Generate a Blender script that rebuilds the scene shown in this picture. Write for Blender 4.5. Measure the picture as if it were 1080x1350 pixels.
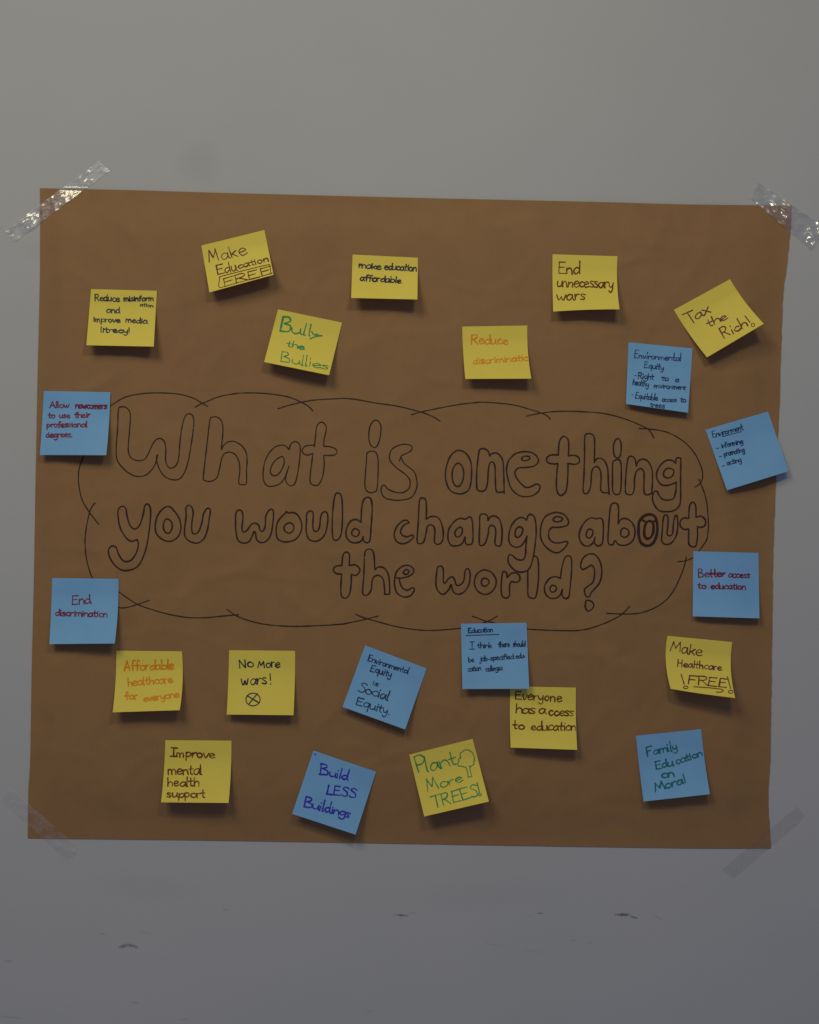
import bpy, bmesh, math, random
from mathutils import Vector, noise

scene = bpy.context.scene
for o in list(bpy.data.objects):
    bpy.data.objects.remove(o)

# ------------------------------------------------------------------ measures
S = 0.00086          # metres on the wall per photo pixel (a note is 76 mm wide)
D = 1.55             # camera to wall
ZC = 1.50            # height of the picture centre above the floor

# ------------------------------------------------------------------ camera
cam_d = bpy.data.cameras.new("camera")
cam = bpy.data.objects.new("camera", cam_d)
scene.collection.objects.link(cam)
cam.location = (0, -D, ZC)
cam.rotation_euler = (math.radians(90), 0, 0)
cam_d.sensor_fit = 'VERTICAL'
cam_d.sensor_height = 24
cam_d.lens = D / (1350 * S) * 24
cam_d.clip_start = 0.02
cam_d.clip_end = 50
scene.camera = cam

# ------------------------------------------------------------------ light
world = bpy.data.worlds.new("World")
scene.world = world
world.use_nodes = True
bg = world.node_tree.nodes["Background"]
bg.inputs[0].default_value = (0.51, 0.585, 1.0, 1)
bg.inputs[1].default_value = 0.172

def area(name, loc, target, size, power, col):
    l = bpy.data.lights.new(name, 'AREA')
    l.shape = 'RECTANGLE'
    l.size, l.size_y = size
    l.energy = power
    l.color = col
    o = bpy.data.objects.new(name, l)
    scene.collection.objects.link(o)
    o.location = loc
    o.rotation_euler = (Vector(target) - Vector(loc)).to_track_quat('-Z', 'Y').to_euler()
    return o

area("ceiling_lamp", (-0.80, -1.60, ZC + 1.34), (-0.80, -1.20, ZC + 0.34), (0.80, 0.80), 14.5, (1.0, 0.93, 0.66))
area("second_ceiling_lamp", (0.26, -1.20, ZC + 0.92), (0.20, -0.20, ZC - 0.08), (0.28, 0.16), 3.2, (1.0, 0.93, 0.66))

scene.view_settings.view_transform = 'Standard'
scene.view_settings.look = 'None'
scene.view_settings.exposure = 0
scene.view_settings.gamma = 1
scene.view_settings.use_curve_mapping = False
scene.render.engine = 'CYCLES'

# ------------------------------------------------------------------ helpers
def lin(r, g, b, k=1.0):
    f = lambda c: ((c / 255 + 0.055) / 1.055) ** 2.4 if c > 10 else c / 255 / 12.92
    return (f(r) * k, f(g) * k, f(b) * k, 1)

def P3(px, py, d):
    """point seen at photo pixel (px,py), standing d metres off the wall"""
    k = (D - d) / D
    return Vector(((px - 540) * S * k, -d, ZC + (675 - py) * S * k))

def tag(o, label=None, cat=None, group=None, kind=None):
    if label: o["label"] = label
    if cat: o["category"] = cat
    if group: o["group"] = group
    if kind: o["kind"] = kind
    return o

def mesh_obj(name, verts, faces, mat, parent=None, smooth=True):
    me = bpy.data.meshes.new(name)
    me.from_pydata([tuple(v) for v in verts], [], faces)
    me.update()
    if smooth:
        for p in me.polygons: p.use_smooth = True
    me.materials.append(mat)
    o = bpy.data.objects.new(name, me)
    scene.collection.objects.link(o)
    if parent: o.parent = parent
    return o

def catmull(pts, closed=False, step=1.2):
    """smooth polyline through pts (2-D), about `step` px between samples"""
    n = len(pts)
    if n < 2: return pts
    out = []
    segs = n if closed else n - 1
    for i in range(segs):
        p1, p2 = pts[i % n], pts[(i + 1) % n]
        p0 = pts[(i - 1) % n] if (closed or i > 0) else (2*p1[0]-p2[0], 2*p1[1]-p2[1])
        p3 = pts[(i + 2) % n] if (closed or i < n - 2) else (2*p2[0]-p1[0], 2*p2[1]-p1[1])
        L = math.hypot(p2[0]-p1[0], p2[1]-p1[1])
        m = max(2, int(L / step) + 1)
        for k in range(m):
            t = k / m
            q = []
            for a in (0, 1):
                q.append(0.5*((2*p1[a]) + (-p0[a]+p2[a])*t + (2*p0[a]-5*p1[a]+4*p2[a]-p3[a])*t*t
                              + (-p0[a]+3*p1[a]-3*p2[a]+p3[a])*t**3))
            out.append(tuple(q))
    out.append(pts[0] if closed else pts[-1])
    return out

class Ink:
    """flat pen strokes gathered into one mesh, laid on a surface(px,py,lift)"""
    def __init__(self, surf, rnd):
        self.v, self.f, self.surf, self.k, self.r = [], [], surf, 0, rnd
    def stroke(self, pts, w, closed=False, step=1.2, wob=0.10):
        p = catmull(pts, closed, step)
        # drop doubles
        q = [p[0]]
        for a in p[1:]:
            if math.hypot(a[0]-q[-1][0], a[1]-q[-1][1]) > 0.05: q.append(a)
        if len(q) < 2: q.append((q[0][0]+0.2, q[0][1]))
        n = len(q)
        self.k += 1
        base = 0.00008 + (self.k % 60) * 0.000003
        ph = self.r.uniform(0, 50)
        tx, ty = q[1][0]-q[0][0], q[1][1]-q[0][1]
        l = math.hypot(tx, ty)
        h0 = w*0.5
        start = len(self.v)
        rows = []
        def add(c, t, hw, lift):
            nx, ny = -t[1], t[0]
            self.v.append(self.surf(c[0]+nx*hw, c[1]+ny*hw, lift))
            self.v.append(self.surf(c[0]-nx*hw, c[1]-ny*hw, lift))
            rows.append(len(self.v)-2)
        for i in range(n):
            a, b = q[max(0, i-1)], q[min(n-1, i+1)]
            tx, ty = b[0]-a[0], b[1]-a[1]
            l = math.hypot(tx, ty) or 1
            t = (tx/l, ty/l)
            hw = h0*(1 + wob*noise.noise((ph+i*step*0.11, ph, 0))*2)
            lift = base + 0.000002*i/max(1, n)
            if i == 0:
                for e, s in ((1.0, 0.35), (0.75, 0.72)):
                    add((q[0][0]-t[0]*hw*e, q[0][1]-t[1]*hw*e), t, hw*s, lift)
            add(q[i], t, hw, lift)
            if i == n-1:
                for e, s in ((0.75, 0.72), (1.0, 0.35)):
                    add((q[i][0]+t[0]*hw*e, q[i][1]+t[1]*hw*e), t, hw*s, lift)
        for a, b in zip(rows[:-1], rows[1:]):
            self.f.append((a, a+1, b+1, b))
    def build(self, name, mat, parent):
        return mesh_obj(name, self.v, self.f, mat, parent, smooth=False)

# ------------------------------------------------------------------ materials
def new_mat(name):
    m = bpy.data.materials.new(name)
    m.use_nodes = True
    nt = m.node_tree
    return m, nt, nt.nodes["Principled BSDF"]

def nd(nt, t, **kw):
    n = nt.nodes.new(t)
    for k, v in kw.items(): setattr(n, k, v)
    return n

def obj_coord(nt):
    return nd(nt, 'ShaderNodeTexCoord').outputs['Object']

def noise_tex(nt, vec, scale, detail=4, rough=0.55):
    n = nd(nt, 'ShaderNodeTexNoise')
    n.inputs['Scale'].default_value = scale
    n.inputs['Detail'].default_value = detail
    n.inputs['Roughness'].default_value = rough
    nt.links.new(vec, n.inputs['Vector'])
    return n

def mathn(nt, op, a, b=None, c=None, clamp=False):
    n = nd(nt, 'ShaderNodeMath', operation=op, use_clamp=clamp)
    for i, x in enumerate((a, b, c)):
        if x is None: continue
        if isinstance(x, (int, float)): n.inputs[i].default_value = x
        else: nt.links.new(x, n.inputs[i])
    return n.outputs[0]

def maprange(nt, v, a, b, c, d):
    n = nd(nt, 'ShaderNodeMapRange')
    nt.links.new(v, n.inputs[0])
    for i, x in enumerate((a, b, c, d)): n.inputs[i+1].default_value = x
    return n.outputs[0]

def mixc(nt, fac, a, b, blend='MIX'):
    n = nd(nt, 'ShaderNodeMix', data_type='RGBA', blend_type=blend)
    if isinstance(fac, (int, float)): n.inputs[0].default_value = fac
    else: nt.links.new(fac, n.inputs[0])
    for i, x in ((6, a), (7, b)):
        if isinstance(x, tuple): n.inputs[i].default_value = x
        else: nt.links.new(x, n.inputs[i])
    return n.outputs[2]

def bump(nt, bsdf, h, strength, dist):
    n = nd(nt, 'ShaderNodeBump')
    n.inputs['Strength'].default_value = strength
    n.inputs['Distance'].default_value = dist
    nt.links.new(h, n.inputs['Height'])
    nt.links.new(n.outputs[0], bsdf.inputs['Normal'])

# wall paint, with the scuffs and smudges it carries
SCUFFS = [  # px, py, half length, half thickness, tilt (deg, clockwise), strength
    (529.5, 1206.6, 10, 1.9, 3, .62), (545, 1203.5, 8, 1.2, -3, .16),
    (712, 1204, 5.5, 1.5, 2, .42), (698, 1208, 8, 1.0, -12, .12),
    (821, 1206, 12, 2.6, 3, .72), (836, 1209.3, 8, 1.7, 14, .66), (868, 1209.5, 7, 2.0, 22, .16),
    (650, 1245.5, 16, 1.0, 10, .17), (704, 1254, 17, 1.0, 9, .17), (756, 1240, 6, 1.3, 0, .16), (777, 1243, 4, 1.5, 0, .14),
    (163, 1247.4, 9, 2.8, -14, .55), (174, 1247.0, 11, 2.5, 14, .52),
    (134, 1231, 6, 1.3, 6, .22), (192, 1229, 12, 1.0, 12, .15), (178, 1322, 7, 1.5, 6, .2),
    (297, 1199.5, 6, 1.8, 8, .16), (11, 1267, 6, 3, 0, .14), (14, 1341, 20, 1.8, 4, .16), (243, 1344, 7, 2, 0, .14),
    (488, 1333, 6, 1.2, 0, .15), (905, 1170, 5, 1.5, 30, .10),
    (264, 214, 36, 32, 0, .075), (48, 330, 26, 16, 0, .04), (200, 1170, 90, 20, 5, .04), (640, 1180, 120, 24, -4, .04),
]
def make_wall_mat():
    m, nt, b = new_mat("wall_paint")
    oc = obj_coord(nt)
    big = noise_tex(nt, oc, 2.2, 3)
    mid = noise_tex(nt, oc, 14, 5)
    fine = noise_tex(nt, oc, 420, 3)
    peel = noise_tex(nt, oc, 130, 2)
    edge = noise_tex(nt, oc, 260, 3)
    total = None
    for (px, py, a, t, ang, st) in SCUFFS:
        mp = nd(nt, 'ShaderNodeMapping', vector_type='TEXTURE')
        p = P3(px, py, 0)
        mp.inputs['Location'].default_value = (p.x, 0, p.z)
        mp.inputs['Rotation'].default_value = (0, math.radians(ang), 0)
        mp.inputs['Scale'].default_value = (a*S, 1, t*S)
        nt.links.new(oc, mp.inputs['Vector'])
        ln = nd(nt, 'ShaderNodeVectorMath', operation='LENGTH')
        nt.links.new(mp.outputs[0], ln.inputs[0])
        src = mid.outputs[0] if t > 10 else edge.outputs[0]
        r = mathn(nt, 'ADD', ln.outputs['Value'], mathn(nt, 'MULTIPLY_ADD', src, 1.4, -0.7))
        k = maprange(nt, r, 0.35, 1.05, st, 0.0)
        total = k if total is None else mathn(nt, 'MAXIMUM', total, k)
    c = mixc(nt, maprange(nt, big.outputs[0], .3, .7, 0, 1), (0.505, 0.512, 0.500, 1), (0.535, 0.535, 0.530, 1))
    c = mixc(nt, maprange(nt, mid.outputs[0], .35, .75, 0, .07), c, (0.40, 0.40, 0.42, 1))
    c = mixc(nt, total, c, (0.055, 0.055, 0.060, 1))
    nt.links.new(c, b.inputs['Base Color'])
    b.inputs['Roughness'].default_value = 0.62
    b.inputs['Specular IOR Level'].default_value = 0.25
    h = mathn(nt, 'ADD', mathn(nt, 'MULTIPLY', peel.outputs[0], 0.7), mathn(nt, 'MULTIPLY', fine.outputs[0], 0.3))
    bump(nt, b, h, 0.16, 0.0012)
    return m

def make_kraft_mat():
    m, nt, b = new_mat("kraft_paper")
    oc = obj_coord(nt)
    mp = nd(nt, 'ShaderNodeMapping')
    mp.inputs['Scale'].default_value = (1, 1, 0.25)
    nt.links.new(oc, mp.inputs['Vector'])
    fib = noise_tex(nt, mp.outputs[0], 520, 4, .7)
    mott = noise_tex(nt, oc, 26, 5, .6)
    big = noise_tex(nt, oc, 5, 3)
    fine = noise_tex(nt, oc, 900, 2)
    c = mixc(nt, maprange(nt, mott.outputs[0], .3, .7, 0, 1), (0.318, 0.172, 0.074, 1), (0.360, 0.194, 0.082, 1))
    c = mixc(nt, maprange(nt, big.outputs[0], .35, .65, 0, .5), c, (0.350, 0.199, 0.080, 1))
    c = mixc(nt, maprange(nt, fib.outputs[0], .55, .85, 0, .30), c, (0.20, 0.105, 0.045, 1))
    c = mixc(nt, maprange(nt, fine.outputs[0], .6, .85, 0, .3), c, (0.46, 0.27, 0.13, 1))
    nt.links.new(c, b.inputs['Base Color'])
    b.inputs['Roughness'].default_value = 0.66
    b.inputs['Specular IOR Level'].default_value = 0.22
    h = mathn(nt, 'ADD', mathn(nt, 'MULTIPLY', mott.outputs[0], 1.0), mathn(nt, 'MULTIPLY', fib.outputs[0], 0.12))
    bump(nt, b, h, 0.14, 0.004)
    return m

def make_note_mat(name, c1, c2):
    m, nt, b = new_mat(name)
    oc = obj_coord(nt)
    a = noise_tex(nt, oc, 30, 3)
    f = noise_tex(nt, oc, 1400, 3)
    c = mixc(nt, maprange(nt, a.outputs[0], .3, .7, 0, 1), c1, c2)
    c = mixc(nt, maprange(nt, f.outputs[0], .4, .75, 0, .10), c, (c1[0]*.6, c1[1]*.6, c1[2]*.6, 1))
    nt.links.new(c, b.inputs['Base Color'])
    b.inputs['Roughness'].default_value = 0.75
    b.inputs['Specular IOR Level'].default_value = 0.15
    bump(nt, b, f.outputs[0], 0.15, 0.0004)
    return m

def make_ink(name, col, rough=0.5):
    m, nt, b = new_mat(name)
    oc = obj_coord(nt)
    f = noise_tex(nt, oc, 700, 3)
    c = mixc(nt, maprange(nt, f.outputs[0], .3, .75, 0, .55), col,
             (min(1, col[0]*1.7+.01), min(1, col[1]*1.7+.01), min(1, col[2]*1.7+.01), 1))
    nt.links.new(c, b.inputs['Base Color'])
    b.inputs['Roughness'].default_value = rough
    b.inputs['Specular IOR Level'].default_value = 0.2
    return m

def make_tape(name, tint, haze, gloss, rough):
    m = bpy.data.materials.new(name)
    m.use_nodes = True
    nt = m.node_tree
    nt.nodes.clear()
    out = nd(nt, 'ShaderNodeOutputMaterial')
    tr = nd(nt, 'ShaderNodeBsdfTransparent'); tr.inputs[0].default_value = tint
    d1 = nd(nt, 'ShaderNodeBsdfDiffuse'); d1.inputs[0].default_value = (.95, .95, .95, 1)
    d2 = nd(nt, 'ShaderNodeBsdfTranslucent'); d2.inputs[0].default_value = (.95, .95, .95, 1)
    df = nd(nt, 'ShaderNodeMixShader')
    nt.links.new(d1.outputs[0], df.inputs[1]); nt.links.new(d2.outputs[0], df.inputs[2])
    gl = nd(nt, 'ShaderNodeBsdfGlossy'); gl.inputs['Roughness'].default_value = rough
    gl.inputs[0].default_value = (1, 1, 1, 1)
    oc = obj_coord(nt)
    n = noise_tex(nt, oc, 85, 4)
    m1 = nd(nt, 'ShaderNodeMixShader')
    nt.links.new(maprange(nt, n.outputs[0], .38, .66, haze*.1, haze*1.8), m1.inputs[0])
    nt.links.new(tr.outputs[0], m1.inputs[1]); nt.links.new(df.outputs[0], m1.inputs[2])
    lw = nd(nt, 'ShaderNodeLayerWeight'); lw.inputs[0].default_value = 0.5
    fr = mathn(nt, 'MULTIPLY_ADD', mathn(nt, 'POWER', lw.outputs['Facing'], 4), 0.5, 0.04)
    gb = nd(nt, 'ShaderNodeBsdfGlossy'); gb.inputs['Roughness'].default_value = rough*3.4
    gb.inputs[0].default_value = (1, 1, 1, 1)
    mg = nd(nt, 'ShaderNodeMixShader'); mg.inputs[0].default_value = 0.5
    nt.links.new(gl.outputs[0], mg.inputs[1]); nt.links.new(gb.outputs[0], mg.inputs[2])
    m2 = nd(nt, 'ShaderNodeMixShader')
    nt.links.new(mathn(nt, 'MULTIPLY', fr, gloss, clamp=True), m2.inputs[0])
    nt.links.new(m1.outputs[0], m2.inputs[1]); nt.links.new(mg.outputs[0], m2.inputs[2])
    nt.links.new(m2.outputs[0], out.inputs[0])
    return m

M_WALL = make_wall_mat()
M_KRAFT = make_kraft_mat()
M_YEL = make_note_mat("yellow_note_paper", (0.885, 0.715, 0.112, 1), (0.915, 0.745, 0.126, 1))
M_BLU = make_note_mat("blue_note_paper", (0.215, 0.475, 0.775, 1), (0.245, 0.515, 0.82, 1))
K = 1.9
INK = {
    'marker': make_ink("black_marker", lin(42, 28, 21, 1.6)),
    'black': make_ink("black_ink", lin(30, 32, 44, K)),
    'navy': make_ink("navy_ink", lin(22, 38, 66, K)),
    'brown': make_ink("brown_ink", lin(82, 38, 12, 1.7)),
    'plum': make_ink("plum_ink", lin(74, 38, 36, K)),
    'green': make_ink("green_ink", lin(38, 104, 58, K)),
    'teal': make_ink("teal_ink", lin(18, 78, 84, K)),
    'orange': make_ink("orange_ink", lin(178, 104, 12, 1.75)),
    'red': make_ink("red_ink", lin(98, 26, 52, 1.45)),
    'violet': make_ink("violet_ink", lin(42, 38, 128, K)),
}

# ------------------------------------------------------------------ the wall
bm = bmesh.new()
bmesh.ops.create_cube(bm, size=1)
for v in bm.verts:
    v.co = Vector((v.co.x*4.4, v.co.y*0.12 + 0.06, (v.co.z+0.5)*2.9))
me = bpy.data.meshes.new("wall"); bm.to_mesh(me); bm.free()
me.materials.append(M_WALL)
wall = bpy.data.objects.new("wall", me)
scene.collection.objects.link(wall)
tag(wall, "smooth pale grey painted wall with small dark scuffs below the paper", None, None, 'structure')

# ------------------------------------------------------------------ kraft paper
LEFT = [(52.8, 248), (53, 300), (52.8, 360), (51.3, 430), (50, 480), (48.4, 560), (46.5, 660), (44.6, 770), (42, 880), (40, 1000), (37.6, 1042), (36.7, 1105)]
RIGHT = [(1043.9, 271), (1042.6, 300), (1038.3, 345), (1033.4, 381), (1031, 431), (1029.2, 487), (1028.4, 525), (1026.6, 565), (1022.4, 655), (1019.6, 740), (1018.6, 820), (1017.2, 910), (1015.6, 1000), (1013.2, 1052), (1016.7, 1118.6)]
TOP = [(52.8, 248), (170, 250.6), (300, 254.4), (540, 260.6), (780, 266), (905, 269.4), (1043.9, 271)]
BOT = [(36.7, 1105), (160, 1106.5), (300, 1108.2), (580, 1113), (880, 1117.8), (1016.7, 1118.6)]

def along(poly, t, axis):
    a, b = poly[0][axis], poly[-1][axis]
    x = a + (b-a)*t
    for p, q in zip(poly[:-1], poly[1:]):
        if p[axis] <= x <= q[axis] or q is poly[-1]:
            k = (x-p[axis])/(q[axis]-p[axis])
            return (p[0]+(q[0]-p[0])*k, p[1]+(q[1]-p[1])*k)
LEFT_S, RIGHT_S, TOP_S, BOT_S = (catmull(p, False, 4) for p in (LEFT, RIGHT, TOP, BOT))

def sst(x):
    x = min(1, max(0, x)); return x*x*(3-2*x)
def paper_h(px, py):
    t = min(1, max(0, (py-250)/866))
    xl = 53 - 16*t**1.4
    xr = 1042 - 27*min(1, t*1.9)**0.8
    dl, dr = px-xl, xr-px
    yt = 248+(px-53)*.0225; yb = 1105+(px-37)*.0139
    e = 0.0003 + 0.0058*sst(dl/36)*sst(dr/60)*(.35+.65*sst((py-yt)/60))*(.02+.98*sst((yb-py)/90))
    n = 0.0016*noise.noise((px/150, py/210, 3.1)) + 0.0007*noise.noise((px/60, py/80, 8.7)) + 0.00025*noise.noise((px/24, py/30, 1.7))
    cr = noise.noise((px/95+py/260, py/120-px/400, 12.3)); cr2 = noise.noise((px/170-py/150, py/70+px/300, 31.0))
    n += 0.0007*max(0, 1-abs(cr)*5)**2 + 0.0005*max(0, 1-abs(cr2)*6)**2
    top = 0.0012*sst((330-py)/80)*noise.noise((px/48, py/60, 5.5))
    return e + (n+top)*(0.25+0.75*sst(dl/40)*sst(dr/40))*(.06+.94*sst((yb-py)/60)) + 0.0005

def build_sheet(name, fpx, fh, nu, nv, thick, mat, parent=None):
    """sheet of real thickness: fpx(u,v)->(px,py), fh(u,v,px,py)->front depth off the wall"""
    vs, fs = [], []
    n = (nu+1)*(nv+1)
    for side in (0, 1):
        for j in range(nv+1):
            for i in range(nu+1):
                u, v = i/nu, j/nv
                px, py = fpx(u, v)
                vs.append(P3(px, py, fh(u, v, px, py) - (thick if side else 0)))
    idx = lambda s, i, j: s*n + j*(nu+1) + i
    for j in range(nv):
        for i in range(nu):
            fs.append((idx(0,i,j), idx(0,i,j+1), idx(0,i+1,j+1), idx(0,i+1,j)))
            fs.append((idx(1,i,j), idx(1,i+1,j), idx(1,i+1,j+1), idx(1,i,j+1)))
    def rim(*q):                       # own vertices, so the faces keep true normals up to the cut edge
        k = len(vs)
        vs.extend(vs[a] for a in q)
        fs.append(tuple(range(k, k+4)))
    for i in range(nu):
        rim(idx(0,i,0), idx(0,i+1,0), idx(1,i+1,0), idx(1,i,0))
        rim(idx(0,i,nv), idx(1,i,nv), idx(1,i+1,nv), idx(0,i+1,nv))
    for j in range(nv):
        rim(idx(0,0,j), idx(1,0,j), idx(1,0,j+1), idx(0,0,j+1))
        rim(idx(0,nu,j), idx(0,nu,j+1), idx(1,nu,j+1), idx(1,nu,j))
    o = mesh_obj(name, vs, fs, mat, parent)
    # crisp rim: mark the side faces flat
    for p in o.data.polygons[2*nu*nv:]: p.use_smooth = False
    return o

def paper_px(u, v):
    l, r = along(LEFT_S, v, 1), along(RIGHT_S, v, 1)
    t, b = along(TOP_S, u, 0), along(BOT_S, u, 0)
    c00, c10, c01, c11 = LEFT[0], RIGHT[0], LEFT[-1], RIGHT[-1]
    out = []
    for a in (0, 1):
        out.append((1-u)*l[a]+u*r[a] + (1-v)*t[a]+v*b[a]
                   - ((1-u)*(1-v)*c00[a]+u*(1-v)*c10[a]+(1-u)*v*c01[a]+u*v*c11[a]))
    # hand-cut right edge
    out[0] += 0.9*sst((u-.985)/.015)*noise.noise((out[1]/9, 2.2, 0))
    return out
paper = build_sheet("kraft_paper", paper_px, lambda u, v, x, y: paper_h(x, y), 200, 180, 0.00018, M_KRAFT)
tag(paper, "large brown kraft paper sheet taped to the wall with a hand drawn question", "poster")

def paper_surf(px, py, lift):
    return P3(px, py, paper_h(px, py) + lift)

# --- hand drawn bubble lettering; coordinates read in enlarged crops (origin, 5.4x)
R = {1: (90, 500), 2: (270, 500), 3: (450, 500), 4: (630, 500), 5: (790, 520),
     6: (90, 640), 7: (270, 640), 8: (430, 640), 9: (600, 640), 10: (760, 640)}
def rp(reg, s):
    ox, oy = R[reg]
    n = [float(x) for x in s.replace(',', ' ').split()]
    return [(ox+n[i]/5.4, oy+n[i+1]/5.4) for i in range(0, len(n), 2)]

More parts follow.
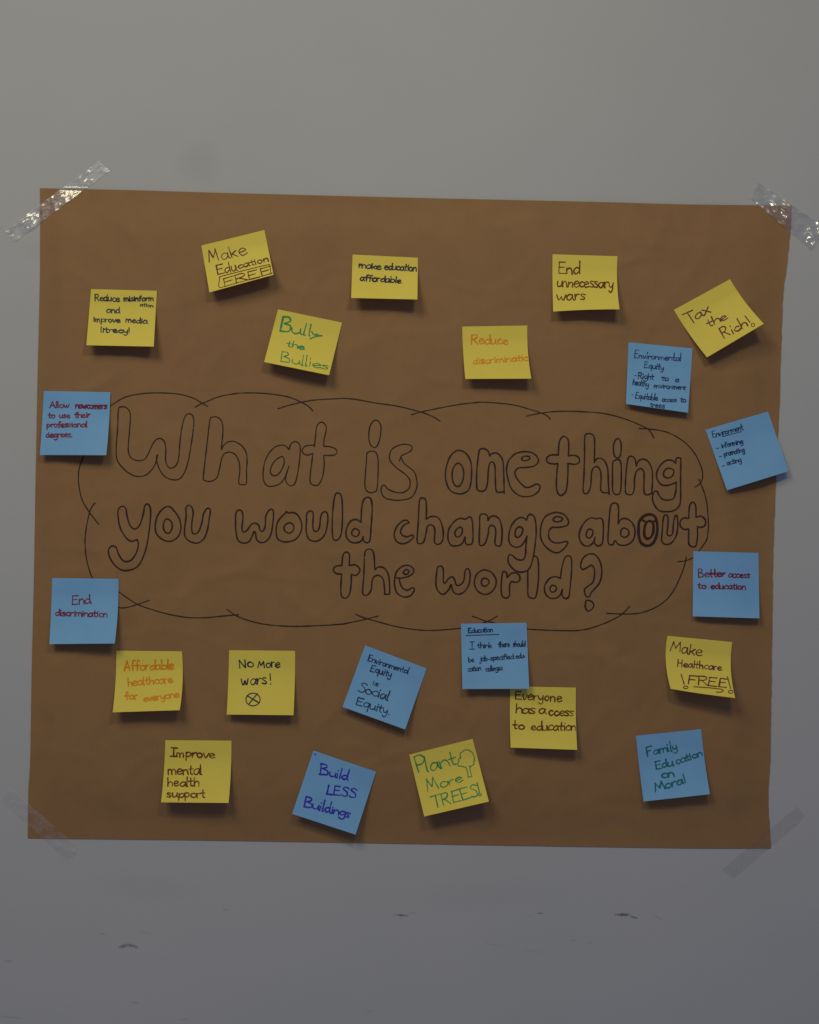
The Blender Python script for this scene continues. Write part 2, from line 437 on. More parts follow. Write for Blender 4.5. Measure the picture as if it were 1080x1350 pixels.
WORDS = [
 ("What", [
  (1, "c", "358,215 378,197 410,200 435,225 443,260 438,350 430,450 428,510 440,550 470,573 510,580 545,568 570,530 600,465 630,428 660,423 685,445 695,490 693,560 700,605 725,632 755,625 780,590 790,530 797,430 810,340 830,270 855,245 885,258 895,300 888,380 870,500 850,600 825,670 790,710 740,715 690,695 655,650 635,600 628,560 636,536 632,560 615,615 580,660 540,688 480,690 420,660 370,610 345,560 342,480 352,350"),
  (2, "c", "38,285 55,270 90,270 120,300 130,350 125,430 118,500 135,470 170,445 210,443 260,470 292,515 302,570 298,650 296,740 270,750 243,738 250,650 245,590 225,545 195,522 165,520 135,535 118,575 105,640 90,695 65,718 30,728 -4,718 -10,705 -2,620 20,430"),
  (2, "o", "600,500 575,475 535,470 490,490 450,540 425,600 415,680 425,735 455,762 500,758 545,735 578,685 598,620"),
  (2, "o", "590,645 578,690 580,730 610,758 640,745 660,680 675,580 680,500 672,460 645,443 615,460 600,500"),
  (2, "c", "535,555 500,580 475,620 468,665 490,687 525,675 555,630 567,580 555,552"),
  (2, "o", "782,480 790,390 800,330 830,305 860,325 865,360 850,430 848,478"),
  (2, "o", "848,478 890,480 930,495 942,520 920,540 848,542"),
  (2, "o", "848,542 850,620 840,690 815,745 785,757 755,740 750,700 760,610 770,528"),
  (2, "o", "770,528 730,540 700,525 695,500 720,475 780,468"),
 ]),
 ("is", [
  (3, "c", "205,335 235,293 265,300 283,340 275,420 255,475 230,485 205,460 196,400"),
  (3, "c", "180,560 185,525 215,512 245,520 262,570 262,680 255,780 240,800 210,808 178,790 168,740 175,640"),
  (3, "o", "415,580 430,545 470,525 500,505 500,475 460,463 410,470 360,500 343,550 355,590 400,635 460,680 490,725 480,780 430,808 370,800 330,780 312,758 295,755 283,790 305,840 360,858 430,860 500,840 535,780 538,720 520,660 480,625 445,595 425,555"),
 ]),
 ("one", [
  (3, "c", "845,507 890,530 922,590 928,680 915,770 880,808 830,815 775,790 745,720 745,640 770,560 810,515"),
  (3, "c", "828,597 860,620 872,670 862,730 835,762 805,750 790,700 795,640"),
  (4, "o", "85,545 100,530 130,525 160,545 180,590 185,680 188,812"),
  (4, "o", "188,800 150,805 130,790 125,700 122,620 105,588 85,600 75,650 70,730 58,780 35,797 5,792 -8,765 -6,640 8,520 20,497 50,495 75,515 86,545"),
  (4, "c", "340,515 390,525 425,555 430,590 400,618 340,628 290,632 265,660 275,700 310,745 345,770 385,762 420,745 443,765 430,800 390,828 340,836 290,825 240,780 215,710 205,640 220,580 260,535 300,520"),
  (4, "c", "345,547 370,555 365,570 335,580 312,570 320,553"),
 ]),
 ("thing", [
  (4, "o", "573,535 580,450 600,412 620,408 643,430 648,480 645,545"),
  (4, "o", "645,545 690,542 720,560 722,590 695,605 643,600"),
  (4, "o", "643,600 640,700 630,790 600,825 575,818 560,770 562,680 570,600"),
  (4, "o", "570,602 530,602 495,590 492,560 520,540 573,538"),
  (4, "o", "830,590 845,568 875,563 905,585 925,640 930,740 935,818"),
  (4, "o", "932,808 890,805 875,780 878,700 872,650 850,622 825,630 810,665 805,750 790,800 770,815 750,795 755,700 760,550 762,410 775,390 800,387 825,405 832,450 830,592"),
  (5, "c", "105,350 125,317 145,320 157,360 152,430 130,452 108,435 102,390"),
  (5, "c", "97,490 115,468 140,465 155,490 158,580 152,690 125,713 98,690 95,600"),
  (5, "o", "265,510 280,475 315,460 350,480 375,530 380,600 375,708"),
  (5, "o", "375,705 340,715 320,695 320,600 318,550 295,528 265,550 252,600 250,670 235,710 205,712 187,690 190,580 205,460 230,440 255,460 265,510"),
  (5, "o", "545,490 520,470 480,470 440,500 412,550 412,600 440,640 480,648 520,638 548,625"),
  (5, "o", "548,625 545,690 530,740 490,752 450,745 425,715 412,690 390,695 380,740 395,790 430,828 480,835 530,828 565,800 580,750 580,600 582,470 575,452 550,455 545,490"),
  (5, "c", "500,525 530,540 525,575 495,595 465,585 458,560 475,533"),
 ]),
 ("you", [
  (6, "o", "490,385 450,397 410,370 370,300 355,220 358,170 385,148 410,165 420,220 440,285 475,310 510,280 535,200 545,145 565,133 585,160 585,240 570,370 545,480 500,570 440,602 380,602 330,565 295,510 287,460 310,432 340,440 355,480 380,525 410,542 450,530 485,480 500,420 492,388"),
  (6, "c", "715,150 750,175 790,235 803,300 785,360 740,395 690,393 640,360 620,310 630,230 670,170"),
  (6, "c", "705,238 735,260 740,300 720,338 695,335 677,300 685,255"),
  (6, "c", "838,165 855,140 880,155 890,200 880,270 882,330 900,345 930,325 950,270 965,200 990,163 1012,175 1005,230 990,320 965,380 920,410 870,400 835,370 828,320 840,220"),
 ]),
 ("would", [
  (7, "c", "222,200 240,175 265,185 272,230 265,310 280,332 305,315 330,280 360,268 385,285 395,320 415,325 430,290 435,220 455,180 480,170 490,200 485,270 470,350 440,395 400,407 370,385 362,340 352,328 340,355 315,400 270,410 235,385 222,320 220,260"),
  (7, "o", "580,186 595,195 640,195 675,230 692,290 675,350 635,390 570,402 520,380 508,320 520,260 550,220 585,188"),
  (7, "c", "605,265 632,285 630,320 600,340 568,320 570,285"),
  (7, "c", "728,200 750,182 772,200 770,300 790,328 815,305 825,230 840,192 865,190 877,220 868,310 840,370 790,398 740,380 722,320 725,250"),
  (7, "c", "940,55 965,60 978,110 980,250 970,350 940,390 912,370 908,250 918,120 930,65"),
  (8, "o", "248,262 215,242 175,255 145,310 145,365 175,402 215,408 250,395 265,362 265,390 290,408 312,390 320,300 328,180 322,105 298,83 270,100 255,150 248,262"),
  (8, "c", "210,307 235,325 230,355 205,363 182,345 190,318"),
 ]),
 ("change", [
  (8, "c", "590,265 570,247 535,260 500,300 485,350 500,395 540,415 585,403 620,370 615,352 580,365 550,358 530,335 540,300 565,275"),
  (8, "o", "712,240 715,180 710,105 685,90 665,110 655,280 648,395 665,415 695,400 712,340 720,295 745,280 768,295 775,330 772,400 795,420 825,400 835,340 820,265 790,225 745,222 712,240"),
  (8, "o", "990,240 950,235 910,260 875,310 868,380 890,425 930,430 970,412 990,365 992,410 1015,422 1042,405 1045,320 1038,240 1018,225 990,242"),
  (8, "c", "950,298 970,310 965,345 940,368 920,355 920,325"),
  (9, "o", "235,248 230,215 205,203 178,215 175,300 173,410 190,428 215,410 235,350 242,300 262,283 285,300 290,340 285,415 315,432 330,410 335,320 320,250 290,220 255,222 235,248"),
  (9, "o", "510,248 480,228 440,240 400,290 382,370 395,420 435,440 475,425 505,380 512,360"),
  (9, "o", "512,360 505,430 500,500 480,530 440,525 410,500 385,495 378,540 400,580 440,612 490,615 530,590 555,520 570,420 578,330 570,240 545,207 520,215 510,248"),
  (9, "c", "465,295 482,310 475,345 450,370 430,360 430,325 445,300"),
  (9, "c", "730,192 780,210 808,255 795,285 740,298 690,300 668,330 670,375 700,405 745,408 790,398 802,410 780,445 735,478 690,470 640,430 610,370 612,290 640,225 690,198"),
  (9, "c", "735,222 765,235 750,255 715,258 698,245 710,228"),
 ]),
 ("about", [
  (10, "o", "140,238 110,230 70,250 30,310 20,370 45,420 85,432 120,405 133,365 130,410 155,430 185,410 192,320 188,250 165,232 140,238"),
  (10, "c", "95,310 118,325 110,360 85,375 70,355 78,322"),
  (10, "o", "298,272 300,160 285,128 255,130 240,170 230,290 225,390 235,420 260,420 275,392 300,420 350,425 400,395 418,330 400,270 360,238 320,240 298,272"),
  (10, "c", "340,303 370,320 372,350 345,370 318,355 318,320"),
  (10, "c2", "525,203 565,225 580,290 570,370 540,420 495,432 455,405 440,340 445,260 480,215"),
  (10, "c", "530,212 560,232 573,290 564,365 535,414 497,424 460,398 448,340 452,262 484,222"),
  (10, "c2", "520,255 545,270 545,330 530,370 500,380 482,350 485,290 500,262"),
  (10, "c", "526,250 552,280 552,330 535,362 505,374 488,350 490,295 505,258"),
  (10, "o2", "458,235 480,252 502,262"), (10, "o2", "520,256 548,258 572,246"),
  (10, "c", "620,230 635,210 652,225 650,300 645,345 665,358 685,340 692,260 705,215 718,220 722,290 710,360 675,410 635,420 608,395 610,340"),
  (10, "o", "800,232 805,150 825,120 848,140 852,225"),
  (10, "o", "852,225 890,220 918,245 915,285 885,298 862,292"),
  (10, "o", "862,292 862,370 850,430 820,435 800,410 800,310"),
  (10, "o", "800,310 765,312 738,285 745,245 775,230 790,234"),
 ]),
 ("the", [
  (8, "o", "112,570 120,500 140,475 165,490 165,570"), (8, "o", "165,570 205,565 238,590 235,620 210,640 180,632"),
  (8, "o", "180,632 178,700 168,770 140,803 112,790 105,740 110,630"), (8, "o", "110,630 75,628 52,605 65,578 112,568"),
  (8, "o", "348,600 340,490 320,455 290,458 275,490 268,650 260,760 275,782 300,775 322,740 328,680 345,648 375,640 405,665 415,720 418,776"),
  (8, "o", "416,774 452,774"), (8, "o", "452,774 452,720 445,640 415,590 375,580 348,600"),
  (8, "o", "522,665 525,690 545,730 580,745 615,728 628,745 600,785 550,793 505,765 488,710 490,655 505,610 545,575 590,570 622,595 618,625 580,650 530,660 488,655"),
  (8, "c", "570,598 590,610 580,630 560,632 550,618"),
 ]),
 ("world?", [
  (8, "c", "790,600 800,577 825,578 835,610 835,680 848,695 870,665 895,650 915,670 925,705 950,710 980,680 990,610 1010,592 1025,625 1018,700 985,755 940,775 905,755 890,705 875,740 835,775 800,755 782,700"),
  (9, "c", "215,602 260,620 292,670 285,725 250,765 205,775 160,750 138,700 150,640 185,608"),
  (9, "c", "210,660 240,675 238,700 212,718 190,705 190,675"),
  (9, "c", "335,640 345,612 368,625 373,655 395,630 430,622 460,645 458,680 430,690 400,685 388,720 388,780 365,802 335,785 328,720"),
  (9, "o", "560,505 578,505 592,540 595,650 585,750 570,800 540,800 520,780 518,700 518,605"),
  (9, "o", "750,662 720,650 675,660 640,710 640,760 665,795 705,805 745,785 765,738 762,780 780,803 808,795 820,720 830,600 828,520 805,500 780,520 760,590 750,662"),
  (9, "c", "700,710 722,725 715,750 690,760 675,740 685,715"),
  (9, "c", "895,560 910,520 950,490 1000,495 1035,550 1045,620 1030,690 990,740 968,765 955,792 930,785 922,740 950,715 980,690 993,640 990,590 970,568 940,585 910,598 895,580"),
  (9, "c", "935,820 970,825 988,850 975,880 945,893 928,865"),
 ]),
]
rnd = random.Random(4)
for word, strokes in WORDS:
    ink = Ink(paper_surf, rnd)
    for reg, kind, s in strokes:
        w = 1.7 if reg in (1, 2, 3) and word in ("What", "is") else 2.15
        if kind.endswith('2'): w = 2.7
        ink.stroke(rp(reg, s), w, kind[0] == 'c', 1.4, 0.18)
    o = ink.build("bubble_lettering", INK['marker'], paper)
    o["label"] = 'outlined bubble letters reading "%s"' % word

CLOUD = [
 [(1, "262,215 305,188 400,130 520,103 650,97 780,105 880,130 950,168 992,192")],
 [(1, "905,198 950,172"), (2, "0,165 100,125 220,102 320,97 450,103 590,125 690,165 740,195 770,226")],
 [(2, "520,210 620,180 750,152 850,143 960,138"), (3, "0,136 100,143 250,170 380,188 500,215 580,238 650,265 703,298")],
 [(3, "500,252 560,235 700,205 850,178 960,166"), (4, "20,163 120,168 250,182 350,208 450,240 500,265 515,284")],
 [(4, "350,262 430,245 540,230 650,228 780,233"), (5, "0,131 100,150 200,180 300,222 350,250 375,280 388,308")],
 [(5, "285,243 360,247 460,262 540,295 620,350 680,420 720,500 738,570 728,620 700,650 683,658")],
 [(5, "712,605 730,650 755,720 770,800 778,920"), (10, "940,300 930,380 900,430 872,468 858,495 830,515 800,528 770,538 725,542")],
 [(10, "782,510 770,570 740,650 700,735 640,815 570,865 500,895 430,912 330,915 215,910")],
 [(10, "380,860 330,912 270,950 180,990 80,1022 0,1033"), (9, "780,1034 650,1030 515,1022 400,1005 290,980 225,968 170,948 122,930")],
 [(9, "300,930 260,955 200,980 120,1005 40,1016"), (8, "850,1027 720,1032 600,1022 480,1000 350,965 270,942 212,918")],
 [(8, "370,930 270,955 130,985"), (7, "960,988 850,996 640,1003 480,995 360,975 240,935 158,882")],
 [(7, "240,920 150,928 30,940"), (6, "960,942 850,940 720,918 600,885 490,845 420,800 360,757 330,730")],
 [(6, "190,125 165,160 145,220 125,330 120,420 130,520 150,600 172,660 230,790 300,850 365,870 420,868 490,848 575,818")],
 [(1, "150,480 105,560 80,630 72,700 80,780 100,860 150,945 215,1030")],
]
ink = Ink(paper_surf, rnd)
for arcs in CLOUD:
    pts = []
    for reg, s in arcs: pts += rp(reg, s)
    ink.stroke(pts, 1.65, False, 1.6, 0.18)
o = ink.build("cloud_outline", INK['marker'], paper)
o["label"] = "thin overlapping pen arcs drawn as a cloud round the question"

# ------------------------------------------------------------------ handwriting
G = {
 'a': (.86, ".72,.82 .42,1 .1,.6 .15,.12 .45,.05 .7,.5 .75,.95;.75,.95 .74,.3 .88,.02"),
 'b': (.82, ".12,1.75 .1,.05;.1,.55 .42,.95 .74,.55 .5,.05 .1,.08"),
 'c': (.76, ".7,.85 .4,1 .08,.5 .35,.02 .74,.2"),
 'd': (.86, ".7,.8 .4,.95 .08,.45 .33,.02 .7,.4;.74,1.75 .72,.5 .82,.02"),
 'e': (.80, ".1,.48 .45,.54 .7,.72 .45,1 .13,.75 .1,.3 .38,0 .78,.2"),
 'f': (.62, ".62,1.6 .42,1.75 .28,1.4 .25,0;.02,.95 .55,1"),
 'g': (.86, ".72,.85 .4,1 .08,.55 .35,.1 .7,.45;.75,.95 .74,-.3 .45,-.75 .08,-.5"),
 'h': (.80, ".1,1.75 .1,0;.1,.5 .4,.98 .66,.7 .7,0"),
 'i': (.32, ".15,.95 .15,0;.15,1.35 .18,1.42"),
 'j': (.40, ".3,.95 .28,-.4 .1,-.72 -.12,-.5;.3,1.35 .33,1.42"),
 'k': (.76, ".1,1.75 .1,0;.62,.95 .12,.42;.25,.52 .7,0"),
 'l': (.32, ".14,1.75 .12,.1 .2,0"),
 'm': (1.16, ".08,.95 .08,0;.08,.55 .32,.98 .5,.7 .5,0;.5,.55 .78,.98 .98,.65 1.02,0"),
 'n': (.82, ".08,.95 .08,0;.08,.55 .42,.98 .66,.65 .7,0"),
 'o': (.82, ".45,1 .12,.75 .12,.25 .42,0 .72,.3 .7,.75 .4,1"),
 'p': (.80, ".1,.95 .08,-.7;.1,.6 .42,.98 .72,.6 .48,.08 .1,.2"),
 'q': (.86, ".7,.82 .4,1 .08,.55 .35,.08 .68,.45;.73,.95 .72,-.7"),
 'r': (.62, ".08,.95 .1,0;.1,.5 .3,.9 .56,.92"),
 's': (.68, ".6,.88 .3,1 .12,.75 .55,.35 .45,.03 .05,.12"),
 't': (.62, ".3,1.5 .28,.2 .5,.02;.02,.95 .58,1"),
 'u': (.84, ".08,.95 .1,.3 .35,.02 .66,.4 .7,.95;.7,.95 .72,.2 .84,.02"),
 'v': (.72, ".05,.95 .33,.02 .65,.95"),
 'w': (1.1, ".06,.95 .18,.2 .35,.08 .52,.7 .62,.15 .8,.06 1,.95"),
 'x': (.76, ".08,.95 .7,0;.68,.95 .06,0"),
 'y': (.80, ".08,.95 .15,.4 .42,.2 .66,.6;.7,.95 .66,-.25 .42,-.72 .12,-.5"),
 'z': (.72, ".08,.95 .65,.95 .65,.95 .06,.02 .06,.02 .7,.02"),
 'A': (1.1, ".05,0 .5,1.75;.5,1.75 .95,0;.2,.62 .8,.66"),
 'B': (1.0, ".12,1.7 .1,.02;.1,1.68 .6,1.7 .72,1.3 .3,.95;.3,.95 .82,.7 .78,.12 .1,.02"),
 'C': (1.0, ".9,1.5 .5,1.75 .1,.9 .4,.05 .92,.25"),
 'D': (1.0, ".12,1.7 .1,.02;.1,1.7 .9,1.2 .75,.25 .1,.02"),
 'E': (.96, ".85,1.7 .14,1.68;.14,1.68 .1,.04;.1,.9 .7,.95;.1,.04 .88,.06"),
 'F': (.92, ".85,1.72 .14,1.68;.14,1.68 .1,0;.12,.9 .7,.95"),
 'H': (1.0, ".1,1.75 .1,0;.85,1.75 .85,0;.1,.9 .85,.92"),
 'I': (.80, ".1,1.72 .72,1.75;.4,1.72 .4,.03;.08,.02 .75,.04"),
 'L': (.86, ".16,1.75 .1,.04;.1,.04 .8,.06"),
 'M': (1.25, ".05,0 .28,1.72;.28,1.72 .6,.55;.6,.55 .95,1.72;.95,1.72 1.12,0"),
 'N': (1.05, ".1,0 .14,1.72;.14,1.72 .82,.04;.82,.04 .86,1.75"),
 'P': (.95, ".12,1.7 .12,0;.12,1.66 .6,1.75 .85,1.35 .6,.88 .14,.8"),
 'R': (1.0, ".12,1.7 .1,0;.1,1.66 .6,1.72 .8,1.35 .55,.95 .14,.86;.35,.88 .92,0"),
 'S': (.90, ".8,1.55 .45,1.75 .15,1.4 .65,.8 .7,.2 .35,.0 .06,.2"),
 'T': (1.05, ".03,1.68 1.0,1.74;.52,1.7 .5,0"),
 'V': (1.0, ".05,1.7 .45,0 .9,1.72"),
 'W': (1.4, ".05,1.7 .35,.05;.35,.05 .65,1.2;.65,1.2 .95,.05;.95,.05 1.3,1.7"),
 '!': (.35, ".15,1.7 .15,.5;.14,.08 .17,.02"),
 '.': (.25, ".1,.05 .14,.0"),
 '-': (.6, ".05,.5 .5,.52"),
 ' ': (.5, ""),
}
def write(ink, T, text, x0, y0, x1, y1, xh, cap=None, w=1.2, slant=0.0, jit=1.0):
    """text along the baseline (x0,y0)-(x1,y1); T turns crop coordinates into photo pixels"""
    r = ink.r
    cap = cap or xh*1.75
    total = sum(G[c][0] for c in text) - 0.12
    L = math.hypot(x1-x0, y1-y0)
    sx = L/total
    ex, ey = (x1-x0)/L, (y1-y0)/L
    nx, ny = ey, -ex                      # up
    cur = 0.0
    for c in text:
        adv, g = G[c]
        jj = jit*(0.7 if xh < 50 else 1.05)
        dy = r.uniform(-.06, .06)*xh*jj
        sc = 1 + r.uniform(-.09, .09)*jj
        sh = slant + r.uniform(-.07, .07)*jj
        kx = r.uniform(.9, 1.12)
        for st in g.split(';'):
            if not st.strip(): continue
            pts = []
            for pr in st.split():
                gx, gy = (float(k) for k in pr.split(','))
                gx = gx*kx + r.uniform(-.035, .035)*jj; gy += r.uniform(-.035, .035)*jj
                if c.isupper() or c == '!':
                    yy = gy*cap/1.75
                else:
                    yy = gy*xh*sc if gy <= 1 else xh*sc + (gy-1)/.75*(cap-xh)
                    if c == 't' and gy > 1: yy = xh*sc + (gy-1)/.55*(cap*.92-xh)
                xx = (cur+gx)*sx + sh*yy
                pts.append(T(x0+ex*xx+nx*(yy+dy), y0+ey*xx+ny*(yy+dy)))
            ink.stroke(pts, w*1.16*r.uniform(.86, 1.16), False, 0.8, 0.26)
        cur += adv

def inv_bilin(fpx, px, py):
    u = v = 0.5
    for _ in range(12):
        x, y = fpx(u, v)
        h = 1e-3
        xu, yu = fpx(u+h, v); xv, yv = fpx(u, v+h)
        a, b, c, d = (xu-x)/h, (xv-x)/h, (yu-y)/h, (yv-y)/h
        det = a*d-b*c
        ex, ey = px-x, py-y
        u += (d*ex-b*ey)/det; v += (-c*ex+a*ey)/det
    return u, v

def sticky_note(mat, colour, ink_name, origin, sc, quad, lift, label, writing, bow=(0, 0, 0), w=1.2, marks=(), flat=.24, extra=0.0):
    """quad TL TR BR BL in crop coordinates; lift (left,right) of the bottom corners in mm;
       bow (left edge, right edge, bottom edge) in crop units; writing: list of word tuples"""
    T = lambda x, y: (origin[0]+x/sc, origin[1]+y/sc)
    TL, TR, BR, BL = (T(*q) for q in quad)
    bl, br, bb = (b/sc for b in bow)
    def fpx(u, v):
        x = (1-v)*((1-u)*TL[0]+u*TR[0]) + v*((1-u)*BL[0]+u*BR[0])
        y = (1-v)*((1-u)*TL[1]+u*TR[1]) + v*((1-u)*BL[1]+u*BR[1])
        s = 4*v*(1-v)
        x += s*((1-u)*bl+u*br)
        y += v*v*4*u*(1-u)*bb
        return x, y
    hl = max(paper_h(*TL), paper_h(*fpx(0, .2))); hr = max(paper_h(*TR), paper_h(*fpx(1, .2)))
    hm = max(paper_h(*fpx(.5, 0)), paper_h(*fpx(.5, .2)))
    bump_m = max(0, hm - .5*(hl+hr))
    ph = sum(map(ord, label)) % 97
    rr = random.Random(ph*7+1)
    cup, hook = rr.uniform(-1.6, 2.2), rr.uniform(-.5, 2.6)
    clear = [0.0]
    def depth(u, v):
        base = (1-u)*hl+u*hr + bump_m*4*u*(1-u) + 0.0004 + extra + clear[0]
        k = max(0, (v-flat)/(1-flat))
        p = .25*k*k + .75*(k - .18*(1-math.exp(-k/.18)))/(1-.18)
        lf = ((1-u)*lift[0]+u*lift[1])*0.001*LIFT[colour]
        wav = 0.0008*noise.noise((u*1.6+ph, v*1.6, ph*.37))*k
        edge = 0.0004*noise.noise((u*3+ph, 5.1, 2.2))*k
        return base + lf*p + wav + edge + cup*0.001*k*(2*u-1)**2 + hook*0.001*max(0, (k-.45)/.55)**2
    worst = 0
    for i in range(15):
        for j in range(15):
            q = fpx(i/14, j/14)
            worst = max(worst, paper_h(*q) + 0.0004 - depth(i/14, j/14))
    clear[0] = worst
    note = build_sheet("sticky_note", fpx, lambda u, v, x, y: depth(u, v), 28, 28, 0.00012, mat)
    tag(note, label, "sticky note", "%s sticky notes on the brown paper" % colour)
    def surf(px, py, l):
        u, v = inv_bilin(fpx, px, py)
        u = min(.992, max(.008, u)); v = min(.992, max(.008, v))
        x, y = fpx(u, v)
        return P3(x, y, depth(u, v)+l)
    ink = Ink(surf, random.Random(ph))
    for wd in writing:
        kw = wd[7] if len(wd) > 7 else {}
        a = wd[:7]
        kw = dict(kw); kw.setdefault('w', w)
        write(ink, T, a[0], a[1], a[2], a[3], a[4], a[5], a[6], **kw)
    for mk in marks:
        pts = [T(*p) for p in mk[0]]
        ink.stroke(pts, mk[2] if len(mk) > 2 else w, mk[1], 0.8)
    ink.build("handwriting", INK[ink_name], note)
    return note

def ell(cx, cy, rx, ry, n=12, a0=0.3):
    return [(cx+rx*math.cos(a0+2*math.pi*i/n), cy+ry*math.sin(a0+2*math.pi*i/n)) for i in range(n)]
LIFT = {'yellow': 1.16, 'blue': 1.05}
Y, B = (M_YEL, 'yellow'), (M_BLU, 'blue')
Z8 = 1080/130

sticky_note(*Y, 'black', (100, 370), 9, ((182,100),(963,120),(925,782),(126,766)), (11, 13),
  'yellow sticky note with four lines of black writing about misinformation and media',
  [("Reduce",222,238,515,250,46,76), ("misinform",568,243,920,240,38,62), ("ation",760,300,915,318,24,44,{'w':1.1}),
   ("and",360,382,520,385,44,70), ("improve",205,485,520,497,36,55), ("media",590,492,840,512,38,62), ("litrecy!",290,612,640,622,38,62)], w=1.35)
sticky_note(*Y, 'plum', (250, 290), Z8, ((130,280),(820,110),(920,600),(218,793)), (14, 17),
  'tilted yellow sticky note reading Make Education FREE with the last word boxed',
  [("M",208,462,325,436,75,128), ("ake",350,437,622,378,72,122), ("Edu",302,602,520,552,62,108), ("cation",528,535,868,450,38,62),
   ("FREE",372,728,895,592,52,88,{'w':1.2})],
  marks=[([(318,725),(330,640),(345,618),(600,552),(850,492),(878,500),(890,575)], False, 1.1), ([(318,725),(345,738),(500,694),(700,640),(880,590)], False, .9)], w=1.35)
sticky_note(*Y, 'green', (340, 400), 9, ((240,70),(1000,228),(845,852),(75,695)), (12, 15),
  'tilted yellow sticky note reading Bully the Bullies in green ink',
  [("B",255,330,372,345,90,178,{'w':1.9}), ("ull",380,352,622,385,66,135,{'w':1.6}), ("the",338,506,540,548,40,72,{'w':1.2}), ("Bullies",258,690,820,782,52,122,{'w':1.15})],
  marks=[([(640,335),(665,370),(700,375)], False, 1.7), ([(760,382),(700,390),(655,405),(622,420)], False, 1.9), ([(690,360),(740,385)], False, 1.5)], w=1.4)
sticky_note(*Y, 'black', (450, 325), 9, ((135,95),(910,133),(903,628),(118,610)), (15, 16),
  'short wide yellow sticky note reading make education affordable in black',
  [("make",205,250,465,274,44,66), ("education",510,272,888,294,44,80), ("affordable",220,402,705,434,42,72)], w=1.55)
sticky_note(*Y, 'orange', (600, 420), 9, ((85,95),(858,82),(905,712),(122,716)), (12, 15),
  'yellow sticky note reading Reduce discrimination in orange, above the word one',
  [("Reduce",185,300,630,305,58,112,{'w':1.5}), ("discriminatio",210,542,868,498,44,76,{'w':1.25})], bow=(-6, -16, 0))
sticky_note(*Y, 'brown', (715, 325), 9, ((122,92),(893,115),(917,745),(130,772)), (10, 16),
  'yellow sticky note reading End unnecessary wars in brown ink',
  [("End",190,322,432,328,72,140), ("unnecessary",170,475,838,492,68,120), ("wars",165,630,508,634,68,120)], bow=(-4, -16, -8), w=1.45)
sticky_note(*Y, 'plum', (880, 360), 1080/140, ((65,375),(637,62),(980,515),(403,857)), (12, 20),
  'strongly tilted yellow sticky note reading Tax the Rich near the right edge',
  [("ax",286,478,440,398,56,100), ("the",415,552,606,466,46,84), ("Rich",570,666,812,538,48,112)],
  marks=[([(152,424),(255,378)], False), ([(202,402),(270,506)], False), ([(790,437),(838,500)], False), (ell(870,527,18,17), True, 1.1)], bow=(-14, -22, 0), w=1.55)
sticky_note(*B, 'navy', (815, 440), 1080/110, ((135,110),(965,190),(905,1022),(102,908)), (6, 8),
  'blue sticky note with six lines on Environmental Equity and access to trees',
  [("Environmental",205,312,810,354,40,108,{'w':1.05}), ("Equity",335,440,585,470,42,80), ("Right",255,580,455,594,44,80), ("to",560,600,642,610,38,50), ("a",735,620,780,626,36,50),
   ("healthy",185,656,388,690,42,66), ("environment",455,700,870,724,36,52), ("Equitable",220,835,508,862,40,84), ("access",570,878,752,884,36,40), ("to",800,880,872,888,38,52), ("trees",410,945,598,966,40,60)],
  marks=[([(215,540),(240,545)], False), ([(178,790),(196,793)], False)], w=1.1)
sticky_note(*B, 'navy', (920, 535), Z8, ((85,262),(770,62),(995,715),(320,925)), (6, 9),
  'tilted blue sticky note with an underlined heading and three dashes, overhanging the paper edge',
  [("Environment",165,348,498,260,34,72), ("informing",262,462,492,412,32,55), ("promoting",290,554,512,504,32,55), ("acting",320,652,480,612,32,55)],
  marks=[([(268,338),(380,308),(482,282)], False, 1.0), ([(205,468),(230,463)], False), ([(235,558),(260,552)], False), ([(270,660),(294,654)], False)], w=1.1)
sticky_note(*B, 'red', (45, 505), 9, ((115,93),(905,108),(857,856),(68,853)), (8, 12),
  'blue sticky note in red ink about newcomers and their professional degrees',
  [("Allow",185,292,412,292,40,72), ("newcomers",490,300,858,306,42,60,{'w':1.6}), ("to",165,412,240,415,38,66), ("use",300,412,420,414,38,50), ("their",480,408,660,408,40,64),
   ("professional",150,525,622,520,38,66), ("degrees.",140,645,448,640,40,60)], bow=(4, 8, 0), w=1.35)
sticky_note(*B, 'red', (55, 750), 9, ((125,108),(912,118),(867,885),(92,892)), (8, 13),
  'blue sticky note reading End discrimination at the left edge of the paper',
  [("End",355,425,575,415,62,108), ("discrimination",160,555,778,572,44,76)], bow=(4, 14, 0), w=1.35)
sticky_note(*Y, 'orange', (140, 850), 9, ((122,70),(900,78),(873,776),(78,802)), (12, 14),
  'yellow sticky note reading Affordable healthcare for everyone in orange',
  [("Affordable",210,310,802,288,56,118,{'w':1.6}), ("healthcare",255,490,785,448,52,92), ("for",232,656,368,640,50,92,{'w':1.5}), ("everyone",445,676,862,618,46,80,{'w':1.5})], bow=(12, 22, 0), w=1.35)
sticky_note(*Y, 'black', (290, 850), 9, ((110,65),(893,72),(873,836),(80,828)), (9, 12),
  'yellow sticky note reading No More wars above a crossed circle',
  [("No",228,275,392,262,66,94), ("More",445,270,712,268,60,72), ("wars",255,480,552,462,74,90)],
  marks=[([(595,345),(600,420)], False, 1.7), ([(602,463),(605,468)], False, 1.7), (ell(393,650,84,75,14), True, 1.5), ([(325,605),(465,690)], False, 1.9), ([(445,580),(345,702)], False, 1.6)], bow=(4, 6, 0), w=1.5)
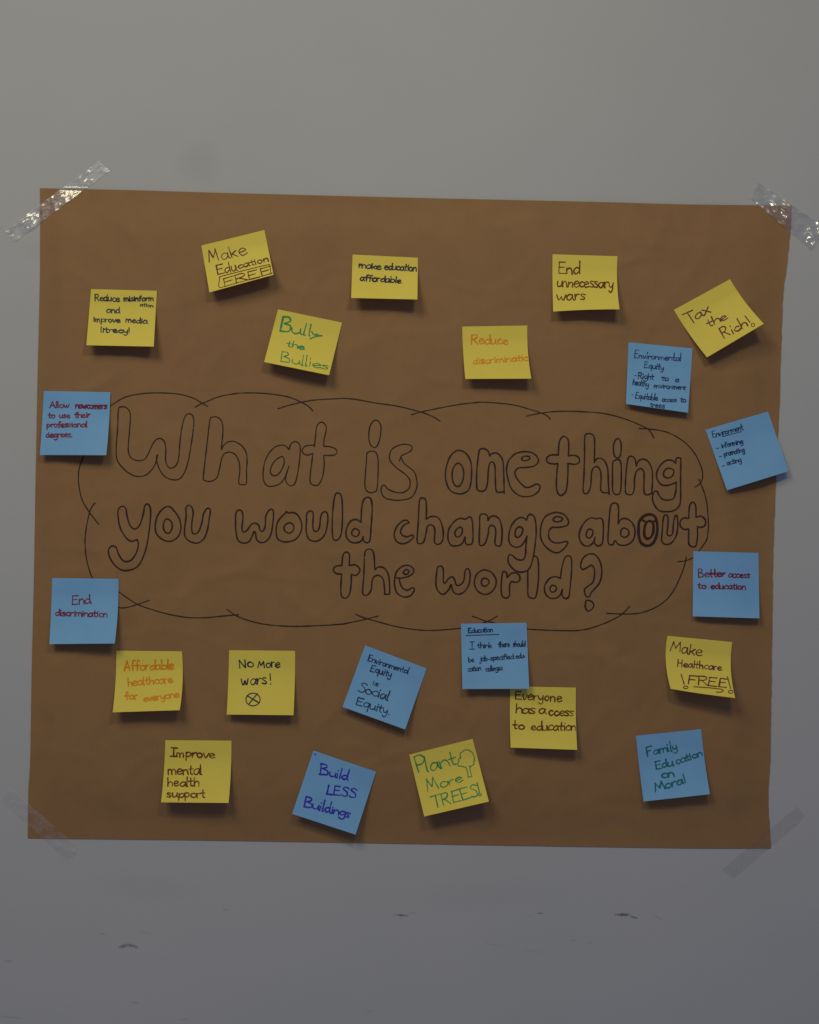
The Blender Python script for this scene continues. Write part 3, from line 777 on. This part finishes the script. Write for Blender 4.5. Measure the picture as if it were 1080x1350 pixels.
sticky_note(*B, 'navy', (440, 845), Z8, ((345,48),(1018,300),(783,970),(97,722)), (6, 9),
  'tilted blue sticky note reading Environmental Equity is Social Equity',
  [("Environmental",370,215,812,362,36,72), ("Equity",395,330,625,398,42,72), ("is",420,475,478,494,30,48), ("Social",262,545,590,650,58,104,{'w':1.25}), ("Equity.",238,694,605,806,54,86,{'w':1.25})], w=1.15)
sticky_note(*Y, 'brown', (660, 895), 9, ((115,88),(895,103),(910,842),(120,815)), (9, 13),
  'yellow sticky note reading Everyone has access to education, its corner under a blue note',
  [("Everyone",170,240,718,270,60,100), ("has",170,402,402,416,60,105), ("a",445,412,535,418,60,90), ("ccess",570,432,858,440,58,90), ("to",145,592,278,600,50,112), ("education",360,610,893,612,56,110)], bow=(-6, -8, 0), w=1.5)
sticky_note(*B, 'navy', (595, 810), 9, ((115,110),(893,98),(925,882),(133,885)), (9, 10),
  'blue sticky note headed Education and underlined, overlapping a yellow note below it',
  [("Education",200,220,492,208,34,58), ("I",215,412,275,410,50,88), ("think",310,398,478,395,34,62), ("there",560,388,692,381,36,62), ("should",730,380,878,380,34,64),
   ("be",205,566,268,562,38,62), ("job-specified",340,556,738,526,36,62), ("edu-",765,526,884,512,34,58), ("cation",195,680,352,664,36,56), ("colleges",410,680,608,656,36,64)],
  marks=[([(178,250),(565,238)], False, 1.1)], w=1.15, extra=0.0004)
sticky_note(*Y, 'plum', (865, 830), 9, ((135,73),(905,148),(940,812),(175,703)), (13, 20),
  'curling yellow sticky note reading Make Healthcare FREE with an arrow underneath',
  [("M",158,252,282,268,70,116), ("ake",295,282,532,312,72,118), ("Healthcare",250,436,775,484,44,84,{'w':1.25}), ("FREE",370,642,838,692,60,106)],
  marks=[([(298,530),(335,650)], False), (ell(353,685,27,15), True, 1.2), ([(848,560),(885,700)], False), (ell(887,738,28,17), True, 1.2), ([(450,678),(620,690),(760,705),(800,722),(770,740),(715,742)], False, 1.2)],
  bow=(-38, -34, 6), w=1.4)
sticky_note(*B, 'red', (900, 715), 9, ((128,105),(900,125),(912,902),(120,878)), (5, 8),
  'blue sticky note reading Better access to education right of the cloud',
  [("Better",185,415,502,405,46,100), ("access",540,415,795,422,42,50), ("to",175,545,278,552,40,64), ("education",335,550,745,560,42,66)], marks=[([(300,382),(420,380),(500,380)], False, 1.0)], w=1.4)
sticky_note(*B, 'teal', (825, 955), 9, ((122,135),(895,55),(1000,828),(212,915)), (6, 10),
  'blue sticky note reading Family Education on Moral in dark green ink',
  [("Family",255,380,612,296,50,112), ("Edu",355,532,560,490,54,94), ("cation",598,478,908,368,46,84), ("on",430,642,568,620,50,60), ("Moral",345,804,712,692,58,100)], bow=(-4, -8, 0), w=1.55)
sticky_note(*Y, 'green', (530, 965), Z8, ((80,248),(775,75),(952,762),(245,925)), (10, 15),
  'tilted yellow sticky note reading Plant More TREES beside a drawn tree',
  [("P",165,446,268,424,80,185,{'w':1.5}), ("lant",268,440,592,352,76,160), ("More",278,652,664,545,58,138,{'w':1.2}), ("TREES",335,832,838,700,70,132,{'w':1.35})],
  marks=[([(822,555),(850,660)], False, 1.6), (ell(853,685,16,14), True, 1.5),
   ([(700,385),(670,380),(645,372),(620,375),(612,345),(625,320),(618,300),(645,280),(635,255),(645,225),(665,215),(680,198),(710,195),(735,200),(755,215),(775,225),(780,250),(795,275),(790,295),(800,310),(785,325),(790,350),(770,365),(755,380),(735,370)], False, 1.25),
   ([(700,385),(718,440),(725,495)], False, 1.2), ([(725,495),(765,487)], False, 1.2), ([(765,487),(750,430),(738,375)], False, 1.2)], w=1.45)
sticky_note(*B, 'violet', (375, 980), Z8, ((318,78),(1005,310),(780,1000),(85,772)), (5, 7),
  'tilted blue sticky note reading Build LESS Buildings in violet ink',
  [("B",378,338,480,352,70,118), ("uild",482,358,690,404,48,112), ("LESS",455,552,775,600,60,100), ("Build",205,692,500,764,52,116), ("ings",505,762,705,812,54,86)],
  marks=[([(330,112),(342,128)], False, 1.3)], w=1.75)
sticky_note(*Y, 'brown', (200, 965), 9, ((163,97),(947,103),(913,842),(112,835)), (10, 13),
  'yellow sticky note reading Improve mental health support in brown ink',
  [("I",215,285,292,290,60,102), ("mprove",290,292,742,312,54,90), ("mental",190,502,592,502,66,110), ("health",188,642,555,642,58,102), ("support",180,775,632,778,52,100)], bow=(8, 10, 0), w=1.45)

# ------------------------------------------------------------------ clear tape
def tape(quad, mat, label, amp, seed, base=0.0006, fine=1.0, torn=1.5, nu=150, nv=34, long=1.0, grad=(1, 1)):
    A, Bq, C, Dq = quad
    L = math.hypot(Bq[0]-A[0], Bq[1]-A[1]); W = math.hypot(Dq[0]-A[0], Dq[1]-A[1])
    def fpx(u, v):
        x = (1-v)*((1-u)*A[0]+u*Bq[0]) + v*((1-u)*Dq[0]+u*C[0])
        y = (1-v)*((1-u)*A[1]+u*Bq[1]) + v*((1-u)*Dq[1]+u*C[1])
        j = torn*noise.noise((v*9, seed, 1.0 if u > .5 else 4.0))*(2*abs(u-.5))**12
        ex, ey = (Bq[0]-A[0])/L, (Bq[1]-A[1])/L
        q = .5*noise.noise((u*12, seed, 7.0))*(2*abs(v-.5))**6
        return x+ex*j-ey*q, y+ey*j+ex*q
    def inside(px, py):
        l = 53 - 16*((py-248)/857)**1.3 if py > 248 else 53
        t = 248 + (px-53)*.0225; b = 1105 + (px-37)*.0139
        r = 1043.5 - .07*max(0, py-270) if py < 700 else 1014.5
        return sst((px-l+3)/6)*sst((r-px+3)/6)*sst((py-t+3)/6)*sst((b-py+3)/6)
    def h(u, v, px, py):
        s = inside(px, py)
        under = max(0.00005, paper_h(min(1040, max(40, px)), py)*s)
        a, c = u*L, v*W
        n = 0
        for k, (fs, am) in enumerate(((16, 1.0), (7, .55), (3.4, .26*fine))):
            q = 1-abs(2*noise.noise((a/fs*.8/long+seed+c/fs*.35, c/fs*1.25, seed*3+k*5)))
            n += am*q
        env = .25+.75*max(0, min(1, .5+1.2*noise.noise((a/26+seed*2, c/30, 9.9))))
        return under + base + amp*n*env*(grad[0]+(grad[1]-grad[0])*sst((u-.2)/.45))
    o = build_sheet("tape_strip", fpx, h, nu, nv, 0.00005, mat)
    tag(o, label, "tape", "clear tape holding the brown paper")
    return o
T_SHINE = make_tape("clear_tape_crinkled", (1, 1, 1, 1), 0.14, 2.6, 0.11)
T_SHINE2 = make_tape("clear_tape_glossy", (1, 1, 1, 1), 0.08, 2.6, 0.10)
T_DULL = make_tape("clear_tape_flat", (.964, .964, .967, 1), 0.03, 0.3, 0.25)
T_DULL2 = make_tape("clear_tape_wrinkled", (.993, .993, .994, 1), 0.09, 0.7, 0.16)
tape(((6,304),(131,212),(145,225),(19,319)), T_SHINE, "crinkled clear tape strip glinting over the top left corner of the paper", 0.00105, 2.3, torn=2.5, fine=.7, grad=(1.15, .55))
tape(((1000,239),(1087,299),(1070,329),(990,262)), T_SHINE2, "crumpled clear tape with bright glints over the top right corner of the paper", 0.0022, 5.9, fine=.10, long=1.2, torn=3.5, grad=(.8, 1.0))
tape(((1051,1063),(1062,1077),(967,1159),(952,1146)), T_DULL, "flat grey looking tape strip across the bottom right corner of the paper", 0.00004, 1.4, base=.0004)
tape(((13,1039),(104,1118),(91,1137),(2,1055)), T_DULL2, "wrinkled dull tape strip across the bottom left corner of the paper", 0.0010, 8.1, fine=.2, torn=4)
